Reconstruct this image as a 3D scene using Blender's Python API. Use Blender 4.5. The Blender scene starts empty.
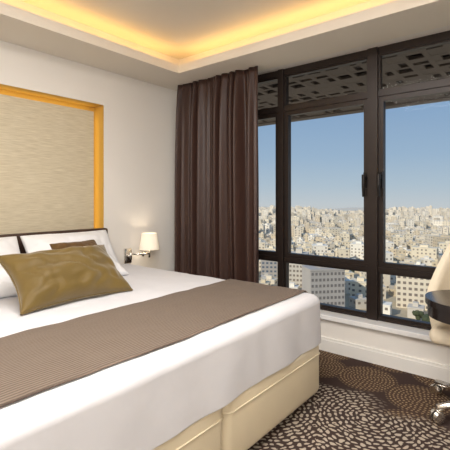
import bpy, bmesh, math, random
from mathutils import Vector, Matrix, noise
C = bpy.context.scene.collection
R = random.Random(7)
PI = math.pi
try:
    bpy.context.scene.view_settings.view_transform = 'Standard'
    bpy.context.scene.view_settings.look = 'None'
except Exception: pass

# ------------------------------------------------------------------ materials
def lin(c):
    return tuple(((v/255)/12.92 if v/255 <= .04045 else ((v/255+.055)/1.055)**2.4) for v in c)
class NT:
    def __init__(s, nt): s.nt = nt
    def n(s, t, **kw):
        o = s.nt.nodes.new(t)
        for k, v in kw.items(): setattr(o, k, v)
        return o
    def link(s, a, b): s.nt.links.new(a, b)
    def m(s, op, a, b=None, c=None, clamp=False):
        o = s.n('ShaderNodeMath', operation=op); o.use_clamp = clamp
        for i, v in enumerate((a, b, c)):
            if v is None: continue
            if isinstance(v, (int, float)): o.inputs[i].default_value = v
            else: s.link(v, o.inputs[i])
        return o.outputs[0]
    def mix(s, f, a, b):
        o = s.n('ShaderNodeMix', data_type='RGBA')
        for i, v in ((0, f), (6, a), (7, b)):
            if isinstance(v, (int, float)): o.inputs[i].default_value = v
            elif isinstance(v, tuple): o.inputs[i].default_value = (*v[:3], 1)
            else: s.link(v, o.inputs[i])
        return o.outputs[2]
def newmat(name):
    m = bpy.data.materials.new(name); m.use_nodes = True
    t = NT(m.node_tree); b = m.node_tree.nodes['Principled BSDF']
    return m, t, b
def mat(name, rgb, rough=.6, metal=0, var=.06, scale=8, bump=0, bscale=60, stretch=(1,1,1), spec=None, sheen=0, coat=0, emis=None, es=0, haze=None):
    m, t, b = newmat(name)
    tc = t.n('ShaderNodeTexCoord'); mp = t.n('ShaderNodeMapping'); mp.inputs['Scale'].default_value = stretch
    t.link(tc.outputs['Object'], mp.inputs['Vector'])
    nz = t.n('ShaderNodeTexNoise'); nz.inputs['Scale'].default_value = scale; nz.inputs['Detail'].default_value = 4
    t.link(mp.outputs[0], nz.inputs['Vector'])
    c = lin(rgb)
    f = nz.outputs[0]
    col = t.mix(f, tuple(max(0, v*(1-2*var)) for v in c), tuple(min(1, v*(1+2*var)) for v in c))
    if haze:  # aerial haze painted into the base colour, stronger with distance
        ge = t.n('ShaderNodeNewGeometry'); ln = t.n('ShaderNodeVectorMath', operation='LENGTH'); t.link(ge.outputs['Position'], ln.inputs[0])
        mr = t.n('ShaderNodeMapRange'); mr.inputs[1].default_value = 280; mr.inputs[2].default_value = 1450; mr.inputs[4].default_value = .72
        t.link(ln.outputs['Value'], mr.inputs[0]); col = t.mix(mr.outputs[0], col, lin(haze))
    t.link(col, b.inputs['Base Color'])
    b.inputs['Roughness'].default_value = rough; b.inputs['Metallic'].default_value = metal
    if spec is not None: b.inputs['Specular IOR Level'].default_value = spec
    if sheen: b.inputs['Sheen Weight'].default_value = sheen
    if coat: b.inputs['Coat Weight'].default_value = coat; b.inputs['Coat Roughness'].default_value = .08
    if bump:
        n2 = t.n('ShaderNodeTexNoise'); n2.inputs['Scale'].default_value = bscale; n2.inputs['Detail'].default_value = 3
        t.link(mp.outputs[0], n2.inputs['Vector'])
        bp = t.n('ShaderNodeBump'); bp.inputs['Strength'].default_value = bump; bp.inputs['Distance'].default_value = .01
        t.link(n2.outputs[0], bp.inputs['Height']); t.link(bp.outputs[0], b.inputs['Normal'])
    if emis:
        b.inputs['Emission Color'].default_value = (*lin(emis), 1); b.inputs['Emission Strength'].default_value = es
    return m
M = {}
M['wall'] = mat('wall_paint', (236,231,224), .85, var=.012, scale=3, bump=.03, bscale=200)
M['ceil'] = mat('ceiling_paint', (238,230,217), .9, var=.01, scale=3)
M['trim'] = mat('trim_paint', (235,232,227), .5, var=.01)
M['sill'] = mat('sill_stone', (238,237,236), .25, var=.03, scale=12)
M['frame'] = mat('window_metal', (46,37,33), .38, metal=.3, var=.08, scale=15)
M['handle'] = mat('handle_metal', (30,26,25), .3, metal=.5)
M['leather'] = mat('cream_leatherette', (219,205,176), .42, var=.03, scale=5, bump=.05, bscale=150)
M['foot'] = mat('dark_plastic', (30,26,24), .5)
M['sheet'] = mat('white_cotton', (212,211,214), .85, var=.01, scale=6, bump=.3, bscale=7)
M['pillow'] = mat('pillow_cotton', (228,227,228), .85, var=.01, scale=6, bump=.25, bscale=10)
M['gold'] = mat('gold_velvet', (100,79,26), .55, var=.14, scale=6, bump=.3, bscale=9, sheen=.4, spec=.35)
M['brownv'] = mat('brown_velvet', (88,64,34), .85, var=.08, scale=6, bump=.1, bscale=18, sheen=.15, spec=.15)
M['head'] = mat('headboard_leather', (64,45,38), .4, var=.1, scale=6)
M['chrome'] = mat('chrome', (226,222,216), .24, metal=1, var=.02)
M['black'] = mat('black_lacquer', (34,27,25), .2, var=.05, spec=.5)
M['cream'] = mat('chair_fabric', (228,215,192), .75, var=.04, scale=20, bump=.1, bscale=160)
M['shade'] = mat('lampshade_cloth', (240,234,222), .9, var=.01, emis=(255,228,190), es=.35)
M['led'] = mat('gold_niche_lining', (210,168,78), .7, var=.03, scale=3)  # gold glow of the niche lights painted into the lining colour
# curtain
m, t, b = newmat('curtain_fabric'); M['curtain'] = m
tc = t.n('ShaderNodeTexCoord'); mp = t.n('ShaderNodeMapping'); mp.inputs['Scale'].default_value = (60,60,2)
t.link(tc.outputs['Object'], mp.inputs[0]); nz = t.n('ShaderNodeTexNoise'); nz.inputs['Scale'].default_value = 3; t.link(mp.outputs[0], nz.inputs['Vector'])
t.link(t.mix(nz.outputs[0], lin((50,32,26)), lin((78,54,46))), b.inputs['Base Color'])
b.inputs['Roughness'].default_value = .45; b.inputs['Specular IOR Level'].default_value = .45
# wallpaper
m, t, b = newmat('grasscloth_wallpaper'); M['paper'] = m
tc = t.n('ShaderNodeTexCoord'); mp = t.n('ShaderNodeMapping'); mp.inputs['Scale'].default_value = (1,4,110)
t.link(tc.outputs['Object'], mp.inputs[0]); nz = t.n('ShaderNodeTexNoise'); nz.inputs['Scale'].default_value = 2.2; nz.inputs['Detail'].default_value = 5; nz.inputs['Distortion'].default_value = .4
t.link(mp.outputs[0], nz.inputs['Vector'])
mr = t.n('ShaderNodeMapRange'); mr.inputs[1].default_value = .3; mr.inputs[2].default_value = .7; t.link(nz.outputs[0], mr.inputs[0])
t.link(t.mix(mr.outputs[0], lin((190,176,148)), lin((220,209,184))), b.inputs['Base Color'])
b.inputs['Roughness'].default_value = .5
bp = t.n('ShaderNodeBump'); bp.inputs['Strength'].default_value = .25; bp.inputs['Distance'].default_value = .003
t.link(mr.outputs[0], bp.inputs['Height']); t.link(bp.outputs[0], b.inputs['Normal'])
# runner
m, t, b = newmat('ribbed_runner_fabric'); M['runner'] = m
tc = t.n('ShaderNodeTexCoord'); sp = t.n('ShaderNodeSeparateXYZ'); t.link(tc.outputs['Object'], sp.inputs[0])
nz = t.n('ShaderNodeTexNoise'); nz.inputs['Scale'].default_value = 50; t.link(tc.outputs['Object'], nz.inputs['Vector'])
w = t.m('SINE', t.m('ADD', t.m('MULTIPLY', sp.outputs[0], 2*PI/.015), t.m('MULTIPLY', nz.outputs[0], 2.2)))
w = t.m('MULTIPLY_ADD', w, .5, .5)
t.link(t.mix(w, lin((77,63,52)), lin((124,108,93))), b.inputs['Base Color']); b.inputs['Roughness'].default_value = .75; b.inputs['Sheen Weight'].default_value = .08
bp = t.n('ShaderNodeBump'); bp.inputs['Strength'].default_value = .45; bp.inputs['Distance'].default_value = .004
t.link(w, bp.inputs['Height']); t.link(bp.outputs[0], b.inputs['Normal'])
# glass
m, t, b = newmat('window_glass'); M['glass'] = m
out = m.node_tree.nodes['Material Output']
tr = t.n('ShaderNodeBsdfTransparent'); gl = t.n('ShaderNodeBsdfGlossy'); gl.inputs['Roughness'].default_value = .02
tr.inputs[0].default_value = (.98,.985,.985,1)
mx = t.n('ShaderNodeMixShader'); mx.inputs[0].default_value = .0015
t.link(tr.outputs[0], mx.inputs[1]); t.link(gl.outputs[0], mx.inputs[2]); t.link(mx.outputs[0], out.inputs[0])
# carpet
m, t, b = newmat('patterned_carpet'); M['carpet'] = m
tc = t.n('ShaderNodeTexCoord')
dn = t.n('ShaderNodeTexNoise'); dn.inputs['Scale'].default_value = 13; dn.inputs['Detail'].default_value = 4; t.link(tc.outputs['Object'], dn.inputs['Vector'])
va = t.n('ShaderNodeVectorMath', operation='SUBTRACT'); t.link(dn.outputs['Color'], va.inputs[0]); va.inputs[1].default_value = (.5,.5,.5)
def warp(k):
    vs = t.n('ShaderNodeVectorMath', operation='SCALE'); t.link(va.outputs[0], vs.inputs[0]); vs.inputs['Scale'].default_value = k
    vc = t.n('ShaderNodeVectorMath', operation='ADD'); t.link(tc.outputs['Object'], vc.inputs[0]); t.link(vs.outputs[0], vc.inputs[1]); return vc.outputs[0]
def cell(vec, size, rnd):
    vo = t.n('ShaderNodeTexVoronoi', voronoi_dimensions='2D', feature='F1'); vo.inputs['Scale'].default_value = 1/size; vo.inputs['Randomness'].default_value = rnd
    t.link(vec, vo.inputs['Vector'])
    lc = t.n('ShaderNodeVectorMath', operation='SUBTRACT'); t.link(vec, lc.inputs[0]); t.link(vo.outputs['Position'], lc.inputs[1])
    sp = t.n('ShaderNodeSeparateXYZ'); t.link(lc.outputs[0], sp.inputs[0])
    r_ = t.m('SQRT', t.m('ADD', t.m('MULTIPLY', sp.outputs[0], sp.outputs[0]), t.m('MULTIPLY', sp.outputs[1], sp.outputs[1])))
    return r_, t.m('ARCTAN2', sp.outputs[1], sp.outputs[0])
def dashes(r_, th, s, L, fr, fa):
    ring = t.m('DIVIDE', r_, s); k = t.m('FLOOR', ring)
    f = t.m('SUBTRACT', t.m('SUBTRACT', ring, k), .5)
    N = t.m('ROUND', t.m('MULTIPLY', t.m('ADD', k, .5), s*2*PI/L))
    a = t.m('SUBTRACT', t.m('FRACT', t.m('ADD', t.m('MULTIPLY', t.m('DIVIDE', th, 2*PI), N), t.m('MULTIPLY', k, .37))), .5)
    e = t.m('ADD', t.m('POWER', t.m('ABSOLUTE', t.m('DIVIDE', f, fr)), 2), t.m('POWER', t.m('ABSOLUTE', t.m('DIVIDE', a, fa)), 2))
    mr = t.n('ShaderNodeMapRange'); mr.inputs[1].default_value = .6; mr.inputs[2].default_value = 1.2; mr.inputs[3].default_value = 1; mr.inputs[4].default_value = 0
    t.link(e, mr.inputs[0]); return mr.outputs[0]
rA, tA = cell(warp(.075), .90, .8); dA = dashes(rA, tA, .031, .045, .31, .37)
rB, tB = cell(warp(.022), .44, .35); dB = dashes(rB, tB, .024, .028, .26, .29)
nd = t.n('ShaderNodeTexNoise'); nd.inputs['Scale'].default_value = 22; t.link(tc.outputs['Object'], nd.inputs['Vector'])
drop = t.n('ShaderNodeMapRange'); drop.inputs[1].default_value = .32; drop.inputs[2].default_value = .38; t.link(nd.outputs[0], drop.inputs[0])
dA = t.m('MULTIPLY', dA, drop.outputs[0])
pz = t.n('ShaderNodeSeparateXYZ'); t.link(tc.outputs['Object'], pz.inputs[0])
n3 = t.n('ShaderNodeTexNoise'); n3.inputs['Scale'].default_value = 1.6; t.link(tc.outputs['Object'], n3.inputs['Vector'])
edge = t.m('ADD', t.m('ADD', pz.outputs[1], .66), t.m('MULTIPLY', t.m('SUBTRACT', n3.outputs[0], .5), .9))
styleB = t.n('ShaderNodeMapRange'); styleB.inputs[1].default_value = -.05; styleB.inputs[2].default_value = .05; t.link(edge, styleB.inputs[0])
inBm = t.n('ShaderNodeMapRange'); inBm.inputs[1].default_value = .185; inBm.inputs[2].default_value = .215; inBm.inputs[3].default_value = 1; inBm.inputs[4].default_value = 0
t.link(rB, inBm.inputs[0]); inB = inBm.outputs[0]
base = lin((64,51,47))
cA = t.mix(dA, base, lin((178,165,149)))
bB = t.mix(inB, base, lin((78,61,51)))
cB = t.mix(t.m('MULTIPLY', dB, inB), bB, lin((152,130,102)))
t.link(t.mix(styleB.outputs[0], cA, cB), b.inputs['Base Color']); b.inputs['Roughness'].default_value = .95; b.inputs['Specular IOR Level'].default_value = .1
# outdoors
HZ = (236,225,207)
M['lattice'] = mat('canopy_brown', (102,94,88), .7, var=.06)
M['dark'] = mat('canopy_dark', (64,58,55), .8, var=.05)
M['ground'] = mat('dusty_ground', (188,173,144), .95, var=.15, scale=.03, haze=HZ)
M['leaf'] = mat('foliage', (72,78,52), .9, var=.25, scale=.8)
M['trunk'] = mat('bark', (84,66,50), .9)
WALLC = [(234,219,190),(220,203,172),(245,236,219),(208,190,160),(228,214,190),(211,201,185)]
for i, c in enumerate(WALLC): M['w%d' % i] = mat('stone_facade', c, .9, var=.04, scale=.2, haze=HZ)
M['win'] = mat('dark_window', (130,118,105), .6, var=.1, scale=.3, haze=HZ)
M['office'] = mat('grey_office_wall', (182,174,165), .8, var=.04, scale=.2)
M['owin'] = mat('office_window', (122,116,111), .5, var=.1, scale=.3)
M['blueglass'] = mat('blue_glazing', (104,114,126), .25, var=.1, scale=.2)

# ------------------------------------------------------------------ mesh helpers
def bx(bm, x0, x1, y0, y1, z0, z1, mi=0):
    vs = [bm.verts.new(p) for p in ((x0,y0,z0),(x1,y0,z0),(x1,y1,z0),(x0,y1,z0),(x0,y0,z1),(x1,y0,z1),(x1,y1,z1),(x0,y1,z1))]
    fs = []
    for f in ((0,3,2,1),(4,5,6,7),(0,1,5,4),(1,2,6,5),(2,3,7,6),(3,0,4,7)):
        fc = bm.faces.new([vs[i] for i in f]); fc.material_index = mi; fs.append(fc)
    return vs
def rbox(x0, x1, y0, y1, z0, z1, r=.02, seg=3):
    bm = bmesh.new(); bx(bm, x0,x1,y0,y1,z0,z1)
    bmesh.ops.bevel(bm, geom=bm.edges[:], offset=r, segments=seg, affect='EDGES', profile=.5)
    return bm
def tube(bm, pts, r, n=12, cap=True):
    pts = [Vector(p) for p in pts]; rings = []
    rr = r if isinstance(r, (list, tuple)) else [r]*len(pts)
    for i, p in enumerate(pts):
        d = (pts[min(i+1, len(pts)-1)] - pts[max(i-1, 0)]).normalized()
        a = Vector((0,0,1)) if abs(d.z) < .9 else Vector((1,0,0))
        u = d.cross(a).normalized(); v = d.cross(u)
        rings.append([bm.verts.new(p + rr[i]*(math.cos(2*PI*k/n)*u + math.sin(2*PI*k/n)*v)) for k in range(n)])
    for a, b_ in zip(rings, rings[1:]):
        for k in range(n): bm.faces.new((a[k], a[(k+1)%n], b_[(k+1)%n], b_[k]))
    if cap:
        bm.faces.new(rings[0][::-1]); bm.faces.new(rings[-1])
def lathe(bm, prof, c=(0,0,0), n=28):
    rings = []
    for r, z in prof:
        rings.append([bm.verts.new((c[0]+max(r,1e-4)*math.cos(2*PI*k/n), c[1]+max(r,1e-4)*math.sin(2*PI*k/n), c[2]+z)) for k in range(n)])
    for a, b_ in zip(rings, rings[1:]):
        for k in range(n): bm.faces.new((a[k], a[(k+1)%n], b_[(k+1)%n], b_[k]))
def ob(name, bm, mats, parent=None, smooth=False, label=None, cat=None, group=None, kind=None, loc=None):
    me = bpy.data.meshes.new(name)
    bmesh.ops.recalc_face_normals(bm, faces=bm.faces[:])
    bm.to_mesh(me); bm.free()
    for q in (mats if isinstance(mats, (list, tuple)) else [mats]): me.materials.append(q)
    if smooth:
        for p in me.polygons: p.use_smooth = True
    o = bpy.data.objects.new(name, me); C.objects.link(o)
    if parent: o.parent = parent
    if loc: o.location = loc
    tag(o, label, cat, group, kind); return o
def tag(o, label=None, cat=None, group=None, kind=None):
    for k, v in (('label', label), ('category', cat), ('group', group), ('kind', kind)):
        if v: o[k] = v
def empty(name, loc, label=None, cat=None, group=None, kind=None):
    o = bpy.data.objects.new(name, None); C.objects.link(o); o.location = loc; o.empty_display_size = .1
    tag(o, label, cat, group, kind); return o
def shift(bm, v):
    bmesh.ops.translate(bm, verts=bm.verts[:], vec=v); return bm
def autosmooth(o, ang=35):
    for p in o.data.polygons: p.use_smooth = True
    try: o.data.set_sharp_from_angle(angle=math.radians(ang))
    except Exception: pass
    return o

# ------------------------------------------------------------------ room
XR, YB = 5.2, -5.2
S = 2.52; T = 2.76
bm = bmesh.new(); bx(bm, -.4, XR+.2, YB-.2, .25, -.15, 0); ob('floor', bm, M['carpet'], kind='structure', label='dark brown carpet with cream dotted rings', cat='floor')
NY0, NY1, NZ0, NZ1 = -2.58, -.96, .30, 2.185
bm = bmesh.new()
bx(bm, -.3, 0, YB, NY0, 0, T); bx(bm, -.3, 0, NY1, .25, 0, T); bx(bm, -.3, 0, NY0, NY1, 0, NZ0); bx(bm, -.3, 0, NY0, NY1, NZ1, T); bx(bm, -.3, -.15, NY0, NY1, NZ0, NZ1)
ob('wall_left', bm, M['wall'], kind='structure', label='off-white wall behind the bed with a recessed niche', cat='wall')
bm = bmesh.new()
bx(bm, 0, XR, 0, .25, 0, .27); bx(bm, 0, .06, 0, .25, .27, S); bx(bm, 3.86, XR, 0, .25, .27, S); bx(bm, 0, XR, 0, .25, S, T)
ob('wall_window', bm, M['wall'], kind='structure', label='white wall around and below the window', cat='wall')
bm = bmesh.new(); bx(bm, XR, XR+.2, YB, .25, 0, T); ob('wall_right', bm, M['wall'], kind='structure', label='off-white wall opposite the bed', cat='wall')
bm = bmesh.new(); bx(bm, -.3, XR+.2, YB-.2, YB, 0, T); ob('wall_back', bm, M['wall'], kind='structure', label='off-white wall behind the viewer', cat='wall')
bm = bmesh.new()
bx(bm, -.3, XR+.2, YB-.2, .25, T, T+.15)
a0, a1, b0, b1 = .48, XR-.48, YB+.44, -.44      # tray opening
def ring(x0, x1, y0, y1, X0, X1, Y0, Y1, z0, z1):
    bx(bm, x0, X0, y0, y1, z0, z1); bx(bm, X1, x1, y0, y1, z0, z1); bx(bm, X0, X1, y0, Y0, z0, z1); bx(bm, X0, X1, Y1, y1, z0, z1)
ring(0, XR, YB, 0, a0, a1, b0, b1, S, S+.05)
ring(a0-.025, a1+.025, b0-.025, b1+.025, a0, a1, b0, b1, S+.05, S+.08)
ring(0, XR, YB, 0, a0-.22, a1+.22, b0-.22, b1+.22, S+.05, T)
ob('ceiling', bm, M['ceil'], kind='structure', label='cream tray ceiling with a warm lit cove', cat='ceiling')
bm = rbox(.0, XR, -.035, .10, .27, .31, .006, 2); ob('trim_1', bm, M['sill'], kind='structure', label='pale stone window sill', cat='window sill')
bm = bmesh.new(); bx(bm, 0, XR, -.018, 0, 0, .095); bx(bm, 0, XR, -.012, 0, .095, .115)
ob('baseboard_window', bm, M['trim'], kind='structure', label='white baseboard under the window', cat='baseboard')
bm = bmesh.new(); bx(bm, 0, .018, -.72, -.02, 0, .095); bx(bm, 0, .012, -.72, -.02, .095, .115)
ob('baseboard_left', bm, M['trim'], kind='structure', label='white baseboard beside the bed', cat='baseboard')

# wallpaper panel in the niche
P0 = empty('wall_panel', (-.11, (NY0+NY1)/2, NZ0+.01), label='beige grasscloth panel glowing gold at its edges behind the bed', cat='wall panel')
PO = -Vector(P0.location)
bm = rbox(-.149, -.07, NY0+.062, NY1-.062, NZ0+.01, NZ1-.062, .003, 1); shift(bm, PO); ob('panel_board', bm, M['paper'], P0)
for sd in (0, 1, 2):        # painted gold glow lining the reveal: back strip and return on the right, left and top
    bm = bmesh.new()
    if sd == 0: bx(bm, -.149,-.146,NY1-.06,NY1-.005,NZ0+.01,NZ1-.006); bx(bm, -.149,-.001,NY1-.004,NY1-.001,NZ0+.01,NZ1-.006)
    if sd == 1: bx(bm, -.149,-.146,NY0+.005,NY0+.06,NZ0+.01,NZ1-.006); bx(bm, -.149,-.001,NY0+.001,NY0+.004,NZ0+.01,NZ1-.006)
    if sd == 2: bx(bm, -.149,-.146,NY0+.061,NY1-.061,NZ1-.06,NZ1-.005); bx(bm, -.149,-.001,NY0+.005,NY1-.005,NZ1-.004,NZ1-.001)
    shift(bm, PO); ob('lit_reveal', bm, M['led'], P0)

# window
W = empty('window_1', (1.96, .12, .31), kind='structure', label='wide dark-framed window over the city', cat='window')
WO = Vector((-1.96, -.12, -.31))
posts = [.08, .45, 1.315, 2.18, 3.045, 3.84]
bm = bmesh.new()
for i, p in enumerate(posts):
    h = .04 if i in (3,) else .03
    bx(bm, p-h, p+h, .085, .19, .31, S)
for z0, z1 in ((.31,.335),(.705,.74),(2.12,2.165),(2.46,S)):
    for a, b_ in zip(posts, posts[1:]): bx(bm, a+.03, b_-.03, .10, .18, z0, z1)
shift(bm, WO); ob('frame', bm, M['frame'], W)
def sash(x0, x1, z0, z1, wd, handle=None):
    bm = bmesh.new()
    for q in ((x0,x0+wd,z0,z1),(x1-wd,x1,z0,z1),(x0+wd,x1-wd,z0,z0+wd),(x0+wd,x1-wd,z1-wd,z1)):
        bx(bm, q[0], q[1], .112, .165, q[2], q[3])
    shift(bm, WO); s_ = ob('sash', bm, M['frame'], W)
    bm = bmesh.new(); bx(bm, x0+wd, x1-wd, .137, .143, z0+wd, z1-wd); shift(bm, WO); ob('glass', bm, M['glass'], s_)
    if handle:
        bm = bmesh.new()
        bx(bm, handle-.017, handle+.017, .094, .1115, 1.38, 1.51)
        tube(bm, [(handle,.105,1.465),(handle,.05,1.465)], .011, 10)
        tube(bm, [(handle,.052,1.49),(handle,.046,1.40),(handle,.052,1.31)], [.015,.013,.011], 10)
        shift(bm, WO); ob('handle', bm, M['handle'], s_, smooth=False)
for i in range(5):
    x0, x1 = posts[i] + (.04 if i == 3 else .03), posts[i+1] - (.04 if i+1 == 3 else .03)
    sash(x0, x1, .74, 2.12, .040, x1-.020 if i == 2 else (x0+.020 if i == 3 else None))
    sash(x0, x1, .335, .705, .018); sash(x0, x1, 2.165, 2.46, .014)

# curtain
bm = bmesh.new(); nx, nz = 420, 40; g = []
for j in range(nz+1):
    z = .015 + (S-.016)*j/nz; row = []
    for i in range(nx+1):
        u = i/nx; ph = 2*PI*12*u + 2.3*math.sin(2*PI*1.7*u+.6) + 1.3*math.sin(2*PI*4.1*u) + .25*math.sin(z*1.1+u*5)
        amp = .066*(.76 + .8*noise.noise(Vector((u*9, z*.2, 0)))) * (1 - .55*(z/S)**9)
        y = -.13 + amp*math.sin(ph) + .018*math.sin(2.3*ph+1.1+z*.2)*(1-.7*(z/S)**9) + .005*noise.noise(Vector((u*40, z*1.2, 3)))
        x = .165 + 1.04*u + .016*math.cos(ph)
        row.append(bm.verts.new((x, min(y,-.045), z)))
    g.append(row)
for j in range(nz):
    for i in range(nx): bm.faces.new((g[j][i], g[j][i+1], g[j+1][i+1], g[j+1][i]))
o = ob('curtain', bm, M['curtain'], smooth=True, label='floor-length dark brown curtain gathered in the corner beside the window', cat='curtain')
md = o.modifiers.new('s', 'SOLIDIFY'); md.thickness = .004

# ------------------------------------------------------------------ bed
BX0, BX1, BY1, BYm, BY0 = .10, 2.15, -.785, -1.765, -2.745
BT = .385
B = empty('bed', ((BX0+BX1)/2, BYm, 0), label='double bed on two cream upholstered bases with a dark headboard', cat='bed')
BO = Vector((-(BX0+BX1)/2, -BYm, 0))
for y0, y1 in ((BYm+.006, BY1), (BY0, BYm-.006)):
    bm = rbox(BX0, BX1, y0, y1, .04, BT, .045, 6)
    shift(bm, BO)
    bb = autosmooth(ob('bed_base', bm, M['leather'], B), 50)
    bm = bmesh.new(); zp = .30
    pts = [(BX1-.06,y0+.002,zp),(BX1-.02,y0+.008,zp),(BX1-.004,y0+.02,zp),(BX1+.001,y0+.045,zp),(BX1+.001,y1-.045,zp),(BX1-.004,y1-.02,zp),(BX1-.02,y1-.006,zp),(BX1-.06,y1+.001,zp),(BX0+.05,y1+.001,zp)]
    tube(bm, pts, .0045, 8); shift(bm, BO); ob('piping', bm, M['leather'], bb, smooth=True)
    for fx in (BX0+.12, BX1-.12):
        for fy in (y0+.1, y1-.1):
            bm = bmesh.new(); lathe(bm, [(0,0),(.028,0),(.03,.041),(0,.041)], (fx,fy,0), 16); shift(bm, BO); ob('foot', bm, M['foot'], bb)
bm = rbox(BX0+.01, BX1-.07, BY0+.07, BY1-.07, BT+.001, .60, .05, 4); shift(bm, BO); ob('mattress', bm, M['sheet'], B, smooth=True)
bm = rbox(.012, .085, -2.60, -.965, .05, 1.02, .02, 3); shift(bm, BO); autosmooth(ob('headboard', bm, M['head'], B, label='dark brown headboard'))

DX0, DX1, DY0, DY1, DZ0, DZ1, DR = .10, 2.15, -2.785, -.765, .365, .672, .055
def wr(p):
    return .006*noise.noise(p*1.9) + .0042*noise.noise(Vector((p.x*4, p.y*8, p.z*3+7))) + .0022*noise.noise(Vector((p.x*9+p.y*6, p.y*9-p.x*7, p.z*5)))
bm = bmesh.new(); bmesh.ops.create_cube(bm, size=2)
bmesh.ops.subdivide_edges(bm, edges=bm.edges[:], cuts=100, use_grid_fill=True)
bmesh.ops.delete(bm, geom=[f for f in bm.faces if all(v.co.z < -.999 for v in f.verts)], context='FACES')
for v in bm.verts:
    c = v.co
    p = Vector((DX0+(DX1-DX0)*(c.x+1)/2, DY0+(DY1-DY0)*(c.y+1)/2, DZ0+(DZ1-DZ0)*(c.z+1)/2))
    q = Vector((min(max(p.x,DX0+DR),DX1-DR), min(max(p.y,DY0+DR),DY1-DR), min(p.z,DZ1-DR)))
    d = p-q
    if d.length > 1e-6:
        n = d.normalized(); p = q + n*DR
    else: n = Vector((0,0,1))
    p2 = p + n*wr(p)
    t_ = max(0, (DZ1-.06-p.z)/(DZ1-DZ0))
    along = p.y if abs(n.x) > abs(n.y) else p.x
    hz = Vector((n.x, n.y, 0))
    fold = math.sin(along*9+1.6*math.sin(along*4.3)) + .5*math.sin(along*21+p.z*5)
    p2 += hz*t_*(.010 + .008*fold)
    p2.z += t_*.010*noise.noise(Vector((along*3, 2, 5)))
    v.co = p2
o = ob('duvet', bm, M['sheet'], smooth=True, label='white duvet draped over the bed down to its base', cat='duvet')
md = o.modifiers.new('s', 'SOLIDIFY'); md.thickness = .012; md.offset = -1

# runner follows the duvet
bm = bmesh.new(); prof = []
h0 = .58
for k in range(6): prof.append(((0,1,0), (DY1, h0+(DZ1-DR-h0)*k/6)))
for k in range(9):
    a = PI/2*k/8; prof.append(((0,math.cos(a),math.sin(a)), (DY1-DR+DR*math.cos(a), DZ1-DR+DR*math.sin(a))))
for k in range(1, 90): prof.append(((0,0,1), (DY1-DR+(DY0-DY1+2*DR)*k/90, DZ1)))
for k in range(9):
    a = PI/2+PI/2*k/8; prof.append(((0,math.cos(a),math.sin(a)), (DY0+DR+DR*math.cos(a), DZ1-DR+DR*math.sin(a))))
for k in range(1, 7): prof.append(((0,-1,0), (DY0, DZ1-DR-(DZ1-DR-h0)*k/6)))
nx = 40; g = []
for n, (y, z) in prof:
    n = Vector(n); row = []
    for i in range(nx+1):
        e = .010*noise.noise(Vector((y*1.7, i > nx/2, 3)))
        x = 1.42+e + .62*i/nx
        p = Vector((x, y, z)); t_ = max(0, (DZ1-.06-z)/(DZ1-DZ0))
        fold = math.sin(x*9+1.6*math.sin(x*4.3)) + .5*math.sin(x*21+z*5)
        p2 = p + n*(wr(p)+.010) + Vector((0,n.y,0))*t_*(.010 + .008*fold)
        row.append(bm.verts.new(p2))
    g.append(row)
for a, b_ in zip(g, g[1:]):
    for i in range(nx): bm.faces.new((a[i], a[i+1], b_[i+1], b_[i]))
o = ob('bed_runner', bm, M['runner'], smooth=True, label='ribbed taupe brown runner laid across the foot of the bed', cat='bed runner')
md = o.modifiers.new('s', 'SOLIDIFY'); md.thickness = .008; md.offset = 0

# cushions
def cushion(name, w, h, t, cx, cy, cz, tilt, m, seed, yaw=0, roll=0, pinch=.06, power=.42, wrk=.016, piping=False, **kw):
    bm = bmesh.new(); n = 56; top = {}; bot = {}
    for i in range(n+1):
        for j in range(n+1):
            u = math.sin((2*i/n-1)*PI/2); v = math.sin((2*j/n-1)*PI/2)
            x = w/2*u*(1-pinch*(1-v*v)*abs(u)); y = h/2*v*(1-pinch*1.3*(1-u*u)*abs(v))
            e = max(0, (1-u**4)*(1-v**4)); z = t/2*(e**power)*(.62+.38*(1-u*u)*(1-v*v))
            cr = noise.noise(Vector((u*2.6+seed, v*2.6*h/w, seed+2)))
            f = wrk*noise.noise(Vector((u*2.4+seed, v*2.4, seed)))*e**.5 + wrk*.4*noise.noise(Vector((u*5, v*4+seed, seed)))*e**.5
            top[i,j] = bm.verts.new((x, y, z+f-wrk*.45*math.exp(-(cr/.12)**2)*e**.5))
            bot[i,j] = top[i,j] if i in (0,n) or j in (0,n) else bm.verts.new((x, y, -z+f))
    for i in range(n):
        for j in range(n):
            bm.faces.new((top[i,j], top[i+1,j], top[i+1,j+1], top[i,j+1]))
            bm.faces.new((bot[i,j], bot[i,j+1], bot[i+1,j+1], bot[i+1,j]))
    o = ob(name, bm, m, smooth=True, **kw)
    tl = math.radians(tilt)
    X = Vector((0,1,0)); Y = Vector((-math.cos(tl),0,math.sin(tl))); Z = X.cross(Y)
    mt = Matrix((X, Y, Z)).transposed().to_4x4()
    o.matrix_world = Matrix.Translation((cx,cy,cz)) @ Matrix.Rotation(math.radians(yaw),4,'Z') @ mt @ Matrix.Rotation(math.radians(roll),4,'Z')
    if piping:
        bm = bmesh.new(); pts = []
        for k in range(0, 161):
            s_ = k/40; side = int(s_) % 4; a = math.sin(((s_ % 1)*2-1)*PI/2)
            u, v = ((a,-1),(1,a),(-a,1),(-1,-a))[side]
            pts.append((w/2*u*(1-pinch*(1-v*v)*abs(u)), h/2*v*(1-pinch*1.3*(1-u*u)*abs(v)), 0))
        tube(bm, pts, .005, 6, False); ob('piping', bm, m, o, smooth=True)
    return o
G = 'white pillows against the headboard'
cushion('pillow', .76, .43, .21, .29, -1.43, .835, 54, M['pillow'], 1, pinch=.04, cat='pillow', group=G, label='white pillow upright against the headboard on the window side')
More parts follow.
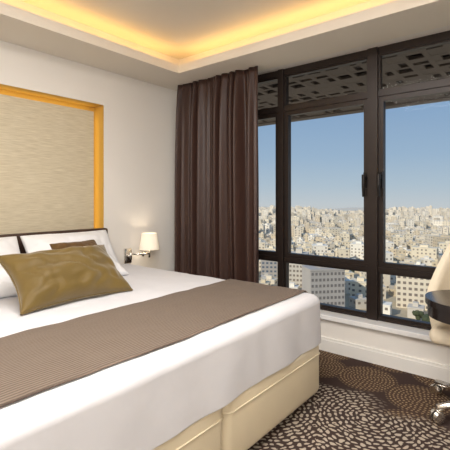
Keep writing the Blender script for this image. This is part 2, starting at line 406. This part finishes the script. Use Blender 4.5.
cushion('pillow', .76, .43, .21, .29, -2.215, .835, 54, M['pillow'], 5, pinch=.04, cat='pillow', group=G, label='white pillow upright against the headboard on the side away from the window')
cushion('pillow', .66, .38, .17, .50, -1.50, .78, 30, M['pillow'], 9, yaw=2, cat='pillow', group=G, label='white pillow lying in front on the window side, behind the brown cushion')
cushion('pillow', .74, .38, .17, .50, -2.22, .78, 30, M['pillow'], 13, yaw=-2, cat='pillow', group=G, label='white pillow lying in front, left of and behind the gold cushion')
cushion('cushion', .36, .33, .13, .735, -1.63, .868, 44, M['brownv'], 17, yaw=3, pinch=.05, cat='cushion', label='small square brown velvet cushion tucked behind the gold one')
cushion('cushion', .73, .43, .25, .955, -1.86, .82, 40, M['gold'], 21, pinch=.10, piping=True, wrk=.026, cat='cushion', label='large oblong olive gold velvet cushion at the front of the pillows')

# ------------------------------------------------------------------ wall lamp
L = empty('wall_lamp', (0, -.69, .72), label='chrome swing-arm wall lamp with white tapered shade beside the bed', cat='wall lamp')
bm = rbox(.001, .018, -.045, .045, -.075, .075, .006, 2); autosmooth(ob('wall_plate', bm, M['chrome'], L))
bm = bmesh.new(); tube(bm, [(.017,0,.0),(.06,0,.0)], .016, 14); tube(bm, [(.06,0,-.03),(.06,0,.045)], .012, 14)
tube(bm, [(.06,0,.02),(.15,.08,.02)], .009, 10); tube(bm, [(.15,.08,.0),(.15,.08,.04)], .012, 12); tube(bm, [(.15,.08,.02),(.15,.16,.02)], .009, 10)
tube(bm, [(.15,.16,-.02),(.15,.16,.075)], .011, 12); ob('arm', bm, M['chrome'], L, smooth=True)
bm = bmesh.new(); lathe(bm, [(.014,.07),(.016,.09),(.014,.12),(.011,.13)], (.15,.16,0), 16); ob('bulb_holder', bm, M['chrome'], L, smooth=True)
bm = bmesh.new(); lathe(bm, [(.100,.062),(.074,.225),(.072,.225),(.098,.062),(.100,.062)], (.15,.16,0), 36); ob('lamp_shade', bm, M['shade'], L, smooth=True)

# ------------------------------------------------------------------ desk and chair
dx, dy, dr = 2.98, -.60, .25
D = empty('desk', (dx+.7, dy, 0), label='glossy black desk with a rounded end at the right edge', cat='desk')
def stadium(bm, r, z0, z1, xend, nseg=28):
    pts = [(math.cos(PI/2+PI*k/nseg)*r - .7, math.sin(PI/2+PI*k/nseg)*r) for k in range(nseg+1)] + [(xend, -r), (xend, r)]
    lo = [bm.verts.new((x,y,z0)) for x, y in pts]; hi = [bm.verts.new((x,y,z1)) for x, y in pts]
    bm.faces.new(lo[::-1]); bm.faces.new(hi); n = len(pts)
    for k in range(n): bm.faces.new((lo[k], lo[(k+1)%n], hi[(k+1)%n], hi[k]))
bm = bmesh.new(); stadium(bm, dr, .70, .735, 1.2)
bmesh.ops.bevel(bm, geom=[e for e in bm.edges if abs(e.verts[0].co.z-e.verts[1].co.z) < 1e-5], offset=.008, segments=3, affect='EDGES')
autosmooth(ob('desktop', bm, M['black'], D))
bm = bmesh.new(); stadium(bm, dr-.012, .635, .699, 1.19)
bmesh.ops.bevel(bm, geom=[e for e in bm.edges if e.verts[0].co.z < .64 and e.verts[1].co.z < .64], offset=.03, segments=5, affect='EDGES')
autosmooth(ob('apron', bm, M['black'], D))
for y0 in (-.20, .14):
    bm = rbox(1.10, 1.16, y0, y0+.06, 0, .636, .006, 2); ob('leg', bm, M['black'], D)
bm = rbox(.70, .76, -.03, .03, 0, .636, .006, 2); ob('leg', bm, M['black'], D)

cx, cy = 3.0, -.385
K = empty('desk_chair', (cx, cy, 0), label='cream swivel desk chair on chrome castors tucked under the black desk', cat='chair')
bm = rbox(-.265, .265, -.20, .22, .43, .53, .045, 5); autosmooth(ob('seat', bm, M['cream'], K), 60)
bm = bmesh.new(); n, mz = 40, 22; gi, go = [], []
for i in range(n+1):
    a = math.radians(-84+168*i/n); s_ = abs(i/n*2-1)
    top = 1.16 - .50*s_**3.4; bot = .45
    ri, rs = [], []
    for j in range(mz+1):
        f = j/mz; z = bot+(top-bot)*f
        thk = .06*(1-.5*f**6); h_ = max(0, (z-.68)/.45)
        px, py = math.sin(a), math.cos(a)
        k = .33*(.88+.12*min(1,(z-bot)/.2)) * (1 - .38*h_**1.1)
        ky = .305*(1-.03*h_)
        rs.append(bm.verts.new((px*k, py*ky, z)))
        ri.append(bm.verts.new((px*(k-thk), py*(ky-thk), z)))
    gi.append(ri); go.append(rs)
for i in range(n):
    for j in range(mz):
        bm.faces.new((go[i][j], go[i+1][j], go[i+1][j+1], go[i][j+1])); bm.faces.new((gi[i][j], gi[i][j+1], gi[i+1][j+1], gi[i+1][j]))
    bm.faces.new((go[i][mz], go[i+1][mz], gi[i+1][mz], gi[i][mz])); bm.faces.new((go[i][0], gi[i][0], gi[i+1][0], go[i+1][0]))
for i in (0, n):
    for j in range(mz): bm.faces.new((go[i][j], go[i][j+1], gi[i][j+1], gi[i][j]))
autosmooth(ob('backrest', bm, M['cream'], K), 50)
bm = bmesh.new(); lathe(bm, [(0,.09),(.035,.09),(.035,.20),(.022,.205),(.022,.40),(.08,.415),(.08,.431),(0,.431)], (0,0,0), 24); ob('column', bm, M['chrome'], K, smooth=False)
bm = bmesh.new(); lathe(bm, [(0,.075),(.045,.075),(.05,.12),(.03,.135),(0,.135)], (0,0,0), 24)
angs = [math.radians(228+72*k) for k in range(5)]
for a in angs: tube(bm, [(.03*math.cos(a),.03*math.sin(a),.11),(.31*math.cos(a),.31*math.sin(a),.085)], [.026,.018], 12)
ob('star_base', bm, M['chrome'], K, smooth=True)
for a in angs:
    bm = bmesh.new(); x, y = .31*math.cos(a), .31*math.sin(a); tx, ty = -math.sin(a), math.cos(a)
    for s_ in (-1, 1):
        tube(bm, [(x+tx*.006*s_, y+ty*.006*s_, .036),(x+tx*.012*s_, y+ty*.012*s_, .036),(x+tx*.030*s_, y+ty*.030*s_, .036)], [.034,.036,.028], 18)
    tube(bm, [(x,y,.03),(x,y,.085)], .008, 8)
    autosmooth(ob('castor', bm, M['chrome'], K))

# ------------------------------------------------------------------ outside: canopy
K2 = empty('canopy', (2.5, .25, 2.75), label='brown latticed canopy projecting outside above the window', cat='canopy')
KO = Vector((-2.5, -.25, -2.75))
X0, X1, Y0, Y1, Zc = -4, 8, .27, 3.45, 2.75
bm = bmesh.new(); ny = 14; py = (Y1-.2-Y0)/ny
for j in range(ny+1):
    y = Y0 + py*j; bx(bm, X0, X1, y-.03, y+.03, Zc, Zc+.03)
    if j < ny:
        x = X0
        while x < X1-.1:
            bx(bm, x, x+.055, y+.03, y+py-.03, Zc, Zc+.03)
            q = R.random()
            if q < .25: bx(bm, x+.055, x+.21, y+.03, y+py-.03, Zc+.002, Zc+.028)
            elif q < .5: bx(bm, x+.055, x+.13, y+.03, y+py-.03, Zc+.002, Zc+.028)
            elif q < .7: bx(bm, x+.055, x+.21, y+.03, y+py*.5, Zc+.002, Zc+.028)
            x += .21
shift(bm, KO); ob('lattice', bm, M['lattice'], K2)
bm = bmesh.new(); bx(bm, X0, X1, Y0-.02, Y1-.201, Zc+.06, Zc+.14); shift(bm, KO); ob('roof_deck', bm, M['dark'], K2)
bm = bmesh.new(); bx(bm, X0, X1, Y1-.2, Y1, Zc-.02, Zc+.14); shift(bm, KO); ob('edge_beam', bm, M['lattice'], K2)

# ------------------------------------------------------------------ outside: terrain and city
CAM = Vector((3.30, -3.19, 1.30)); AX = Vector((-.631,.776,0)); RT = Vector((.776,.631,0))
def ghz(d, x=0):
    f = min(max((d-280)/1200, 0), 1); f = f*f*(3-2*f)
    return -62 + 13*f + (9*noise.noise(Vector((x*.005, d*.0035, 1))) + 5*noise.noise(Vector((x*.013, d*.008, 4))))*min(1, d/600) + 18*f*noise.noise(Vector((x*.0045, 7.3, 2)))
def gz(x, y):
    p = Vector((x,y,0))-Vector((CAM.x,CAM.y,0)); return ghz(p.length, p.dot(RT))
bm = bmesh.new(); g = []
ds = [60,100,150,200,260,320,400,480,560,650,750,850,950,1050,1150,1250,1400,1600,1900]
for d in ds:
    row = []
    for k in range(61):
        a = math.radians(-45+110*k/60); p = CAM + d*(math.cos(a)*AX + math.sin(a)*RT)
        row.append(bm.verts.new((p.x, p.y, gz(p.x, p.y))))
    g.append(row)
for a, b_ in zip(g, g[1:]):
    for k in range(60): bm.faces.new((a[k], a[k+1], b_[k+1], b_[k]))
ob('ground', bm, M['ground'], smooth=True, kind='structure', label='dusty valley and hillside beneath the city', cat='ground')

def bld(bm, w, d, h, fl=3.2, bay=3.4, o=(0,0,0), rot=0, wi=1, rnd=R, mi=0, full=True):
    cr, sr = math.cos(rot), math.sin(rot)
    P = lambda x, y, z: (o[0]+x*cr-y*sr, o[1]+x*sr+y*cr, o[2]+z)
    def box(x0,x1,y0,y1,z0,z1):
        vs = bx(bm, x0,x1,y0,y1,z0,z1, mi)
        for v in vs: v.co = P(*v.co)
    box(-w/2,w/2,-d/2,d/2,-5,h)
    if full:
        box(-w/2-.2,w/2+.2,-d/2-.2,d/2+.2,h,h+.7)
        box(-w*.2,w*.15,-d*.2,d*.2,h+.7,h+2.8)
    nf = max(1, int(h/fl))
    for side in range(4):
        L_ = w if side % 2 == 0 else d; nb = max(1, int(L_/bay)); off = (d if side % 2 == 0 else w)/2+.05
        for f in range(nf):
            for k in range(nb):
                if rnd.random() < .15: continue
                c = -L_/2 + L_*(k+.5)/nb; ww = L_/nb*.20; z0 = h-fl*(f+1)+1.0; z1 = z0+1.4
                q = []
                for s_, z in ((-ww,z0),(ww,z0),(ww,z1),(-ww,z1)):
                    a = c+s_
                    x, y = ((a,-off),(off,a),(-a,off),(-off,-a))[side]
                    q.append(bm.verts.new(P(x,y,z)))
                fc = bm.faces.new(q); fc.material_index = wi
protos = []
for i in range(22):
    bm = bmesh.new(); big_ = i >= 15
    w = R.uniform(14,26) if big_ else R.uniform(6.5,13); d = R.uniform(10,15) if big_ else R.uniform(6.5,11); h = R.choice([10,13,16,19] if big_ else [4,5,6,7,8,9,12])
    bld(bm, w, d, h)
    me = bpy.data.meshes.new('building'); bmesh.ops.recalc_face_normals(bm, faces=bm.faces[:]); bm.to_mesh(me); bm.free()
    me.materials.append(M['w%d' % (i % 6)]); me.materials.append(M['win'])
    protos.append((me, i % 6, .54*math.hypot(w, d)))
def polar(d, ratio):
    a = math.atan(ratio); p = CAM + d*(math.cos(a)*AX + math.sin(a)*RT); return p
reserved = [(235, .245, 17), (262, .47, 15), (330, .115, 13), (300, .185, 12)]
grid = {}
def fits(p, r):
    ix, iy = int(p.x//20), int(p.y//20)
    for a in range(ix-2, ix+3):
        for b_ in range(iy-2, iy+3):
            for q, rq in grid.get((a,b_), ()):
                if (q-p).length_squared < (r+rq)**2: return False
    for dd, rr, sr in reserved:
        q = polar(dd, rr)
        if Vector((q.x-p.x, q.y-p.y)).length < sr+r: return False
    return True
def put(p, r): grid.setdefault((int(p.x//20), int(p.y//20)), []).append((p, r))
cands = []
for _ in range(34000):
    d = 235 + (1500-235)*R.random()**1.35
    a = R.uniform(-.08, .66); p = polar(d, math.tan(a)); pr = R.choice(protos)
    if fits(p, pr[2]): put(p, pr[2]); cands.append((d, p, pr))
    if len(cands) > 2800: break
cands.sort(key=lambda c: c[0])
GL = {0:'cream', 1:'tan', 2:'white', 3:'light brown', 4:'beige', 5:'greyish'}
base_rot = math.radians(25)
for d, p, (me, k, s_) in cands[:290]:
    o = bpy.data.objects.new('building', me); C.objects.link(o)
    o.location = (p.x, p.y, gz(p.x,p.y)); o.rotation_euler.z = R.uniform(-.45,.45)+base_rot+R.choice([0,PI/2])
    tag(o, 'small flat-roofed %s stone block of flats crowded on the valley slope' % GL[k], 'building', '%s flat-roofed buildings of the city' % GL[k])
bm = bmesh.new()
for d, p, pr in cands[290:]:
    s_ = pr[2]/.54/1.42
    w, dd, h = s_*R.uniform(.9,1.15), s_*R.uniform(.85,1.05), R.choice([4,6,7,9,10,13,16])
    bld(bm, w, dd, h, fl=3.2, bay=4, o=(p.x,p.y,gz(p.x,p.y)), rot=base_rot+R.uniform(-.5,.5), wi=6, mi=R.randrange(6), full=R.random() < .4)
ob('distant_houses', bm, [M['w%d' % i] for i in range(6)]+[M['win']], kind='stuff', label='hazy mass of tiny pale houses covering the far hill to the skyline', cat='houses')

def big(name, ratio, dist, w, dp, top, rot, wallm, winm, label, cols, fl=3.3, hut=True):
    p = polar(dist, ratio); z0 = gz(p.x,p.y)-2; h = top-z0
    E = empty(name, (p.x,p.y,z0), label, 'building'); E.rotation_euler.z = rot
    bm = bmesh.new(); bx(bm, -w/2,w/2,-dp/2,dp/2,0,h); ob('walls', bm, wallm, E)
    bm = bmesh.new(); bx(bm, -w/2-.3,w/2+.3,-dp/2-.3,dp/2+.3,h,h+1); 
    if hut: bx(bm, -w*.15,w*.2,-dp*.2,dp*.25,h+1,h+4)
    ob('roof', bm, wallm, E)
    n = int(min(h, 26)/fl)
    for f in range(n):
        for k in range(cols):
            c = -w/2+w*(k+.5)/cols; bm = bmesh.new()
            bx(bm, c-w/cols*.28, c+w/cols*.28, -dp/2-.12, -dp/2, h-fl*(f+1)+.9, h-fl*(f+1)+2.4); ob('window', bm, winm, E)
    for f in range(n):
        for k in range(4):
            c = -dp/2+dp*(k+.5)/4; bm = bmesh.new()
            bx(bm, w/2, w/2+.12, c-dp*.075, c+dp*.075, h-fl*(f+1)+.8, h-fl*(f+1)+2.4); ob('window', bm, winm, E)
    return E
big('office_building', .245, 235, 20, 14, -39, math.radians(48), M['office'], M['owin'], 'broad grey block with rows of dark windows just below the window', 9)
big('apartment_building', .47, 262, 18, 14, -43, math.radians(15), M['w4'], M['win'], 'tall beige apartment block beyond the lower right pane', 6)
big('glass_tower', .115, 330, 16, 14, -46, math.radians(35), M['office'], M['blueglass'], 'narrow blue-glazed block beside the curtain in the lower left pane', 5)
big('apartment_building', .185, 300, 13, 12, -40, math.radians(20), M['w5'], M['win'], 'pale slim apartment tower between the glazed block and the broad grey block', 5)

# trees
def tree_mesh(seed):
    rr = random.Random(seed); bm = bmesh.new()
    for _ in range(9):
        m_ = Matrix.Translation((rr.uniform(-2,2), rr.uniform(-2,2), rr.uniform(3.5,7))) @ Matrix.Scale(rr.uniform(1.2,2.2), 4)
        bmesh.ops.create_icosphere(bm, subdivisions=2, radius=1, matrix=m_)
    for v in bm.verts: v.co += Vector((1,1,1))*.4*noise.noise(v.co*1.3)
    crown = bpy.data.meshes.new('crown'); bm.to_mesh(crown); bm.free(); crown.materials.append(M['leaf'])
    bm = bmesh.new(); tube(bm, [(0,0,-1),(0,0,4.5)], [.35,.2], 8); tr_ = bpy.data.meshes.new('trunk'); bm.to_mesh(tr_); bm.free(); tr_.materials.append(M['trunk'])
    return crown, tr_
tms = [tree_mesh(s_) for s_ in range(4)]
nt = 0
while nt < 18:
    p = polar(R.uniform(195, 340), R.uniform(0, .65))
    if not fits(p, 4.4): continue
    put(p, 4.4); nt += 1
    E = empty('tree', (p.x,p.y,gz(p.x,p.y)), 'dark green tree among the buildings on the valley floor', 'tree', 'trees on the valley floor')
    E.rotation_euler.z = R.uniform(0,6); s_ = R.uniform(.7,1.0); E.scale = (s_,s_,s_)
    for me, nm in zip(R.choice(tms), ('crown','trunk')):
        o = bpy.data.objects.new(nm, me); C.objects.link(o); o.parent = E

# ------------------------------------------------------------------ light
def area(name, loc, aim, sx, sy, power, col):
    l = bpy.data.lights.new(name, 'AREA'); l.shape = 'RECTANGLE'; l.size = sx; l.size_y = sy; l.energy = power; l.color = col
    o = bpy.data.objects.new(name, l); C.objects.link(o); o.location = loc
    o.rotation_euler = Vector(aim).to_track_quat('-Z', 'Y').to_euler(); return o
area('ceiling_light', (2.4,-2.5,2.70), (0,0,-1), 1.8, 1.8, 94, (1,.975,.945))  # added soft area light under the tray, out of view
area('corner_light', (4.7,-4.6,2.2), (-.75,.8,.25), 1.2, 1.0, 62, (1,.985,.96))  # added fill behind the camera, no fixture there
gold = (1,.60,.18)
LX, LY = a1-a0, b1-b0
def strip(name, loc, X, Zdir, length, width, power, col):
    l = bpy.data.lights.new(name, 'AREA'); l.shape = 'RECTANGLE'; l.size = length; l.size_y = width; l.energy = power; l.color = col
    o = bpy.data.objects.new(name, l); C.objects.link(o)
    X = Vector(X); Z = -Vector(Zdir); Y = Z.cross(X)
    m_ = Matrix((X,Y,Z)).transposed().to_4x4(); o.matrix_world = Matrix.Translation(loc) @ m_
zc = S+.056
strip('cove_light', (a0-.10, (b0+b1)/2, zc), (0,1,0), (0,0,1), LY, .06, 5.0, gold)
strip('cove_light', (a1+.10, (b0+b1)/2, zc), (0,1,0), (0,0,1), LY, .06, 5.0, gold)
strip('cove_light', ((a0+a1)/2, b1+.10, zc), (1,0,0), (0,0,1), LX, .06, 5.0, gold)
strip('cove_light', ((a0+a1)/2, b0-.10, zc), (1,0,0), (0,0,1), LX, .06, 5.0, gold)
g2 = (1,.80,.38)
strip('niche_light', (-.112, NY1-.058, (NZ0+NZ1)/2), (0,0,1), (0,1,0), NZ1-NZ0-.15, .05, .42, g2)
strip('niche_light', (-.112, NY0+.058, (NZ0+NZ1)/2), (0,0,1), (0,-1,0), NZ1-NZ0-.15, .05, .42, g2)
strip('niche_light', (-.112, (NY0+NY1)/2, NZ1-.058), (0,1,0), (0,0,1), NY1-NY0-.15, .05, .37, g2)
l = bpy.data.lights.new('lamp_bulb', 'POINT'); l.energy = 1.2; l.color = (1,.85,.65); l.shadow_soft_size = .03
o = bpy.data.objects.new('lamp_bulb', l); C.objects.link(o); o.location = (.15,-.53,.87)
l = bpy.data.lights.new('sun', 'SUN'); l.energy = 3.1; l.color = (1,.93,.80); l.angle = .01
o = bpy.data.objects.new('sun', l); C.objects.link(o); o.rotation_euler = Vector((.12,.85,-.50)).to_track_quat('-Z','Y').to_euler()
# sky
w = bpy.data.worlds.new('sky'); bpy.context.scene.world = w; w.use_nodes = True; t = NT(w.node_tree)
bg = w.node_tree.nodes['Background']; tc = t.n('ShaderNodeTexCoord'); sp = t.n('ShaderNodeSeparateXYZ'); t.link(tc.outputs['Generated'], sp.inputs[0])
cr = t.n('ShaderNodeValToRGB'); t.link(t.m('MULTIPLY_ADD', sp.outputs[2], .5, .5), cr.inputs[0])
els = cr.color_ramp.elements
stops = [(.0,(176,164,148)),(.47,(196,188,176)),(.49,(196,203,207)),(.515,(176,194,208)),(.55,(155,181,206)),(.60,(138,168,201)),(.70,(120,156,197)),(1,(72,118,182))]
els[0].position, els[0].color = stops[0][0], (*lin(stops[0][1]),1); els[1].position, els[1].color = stops[-1][0], (*lin(stops[-1][1]),1)
for p, c in stops[1:-1]:
    e = els.new(p); e.color = (*lin(c),1)
t.link(cr.outputs[0], bg.inputs[0]); bg.inputs[1].default_value = 1.0

# ------------------------------------------------------------------ camera
cd = bpy.data.cameras.new('camera'); cd.lens = 32; cd.sensor_width = 36; cd.shift_y = -.06; cd.clip_end = 4000; cd.clip_start = .05
co = bpy.data.objects.new('camera', cd); C.objects.link(co); co.location = CAM; co.rotation_euler = (PI/2, 0, math.radians(39.1))
bpy.context.scene.camera = co
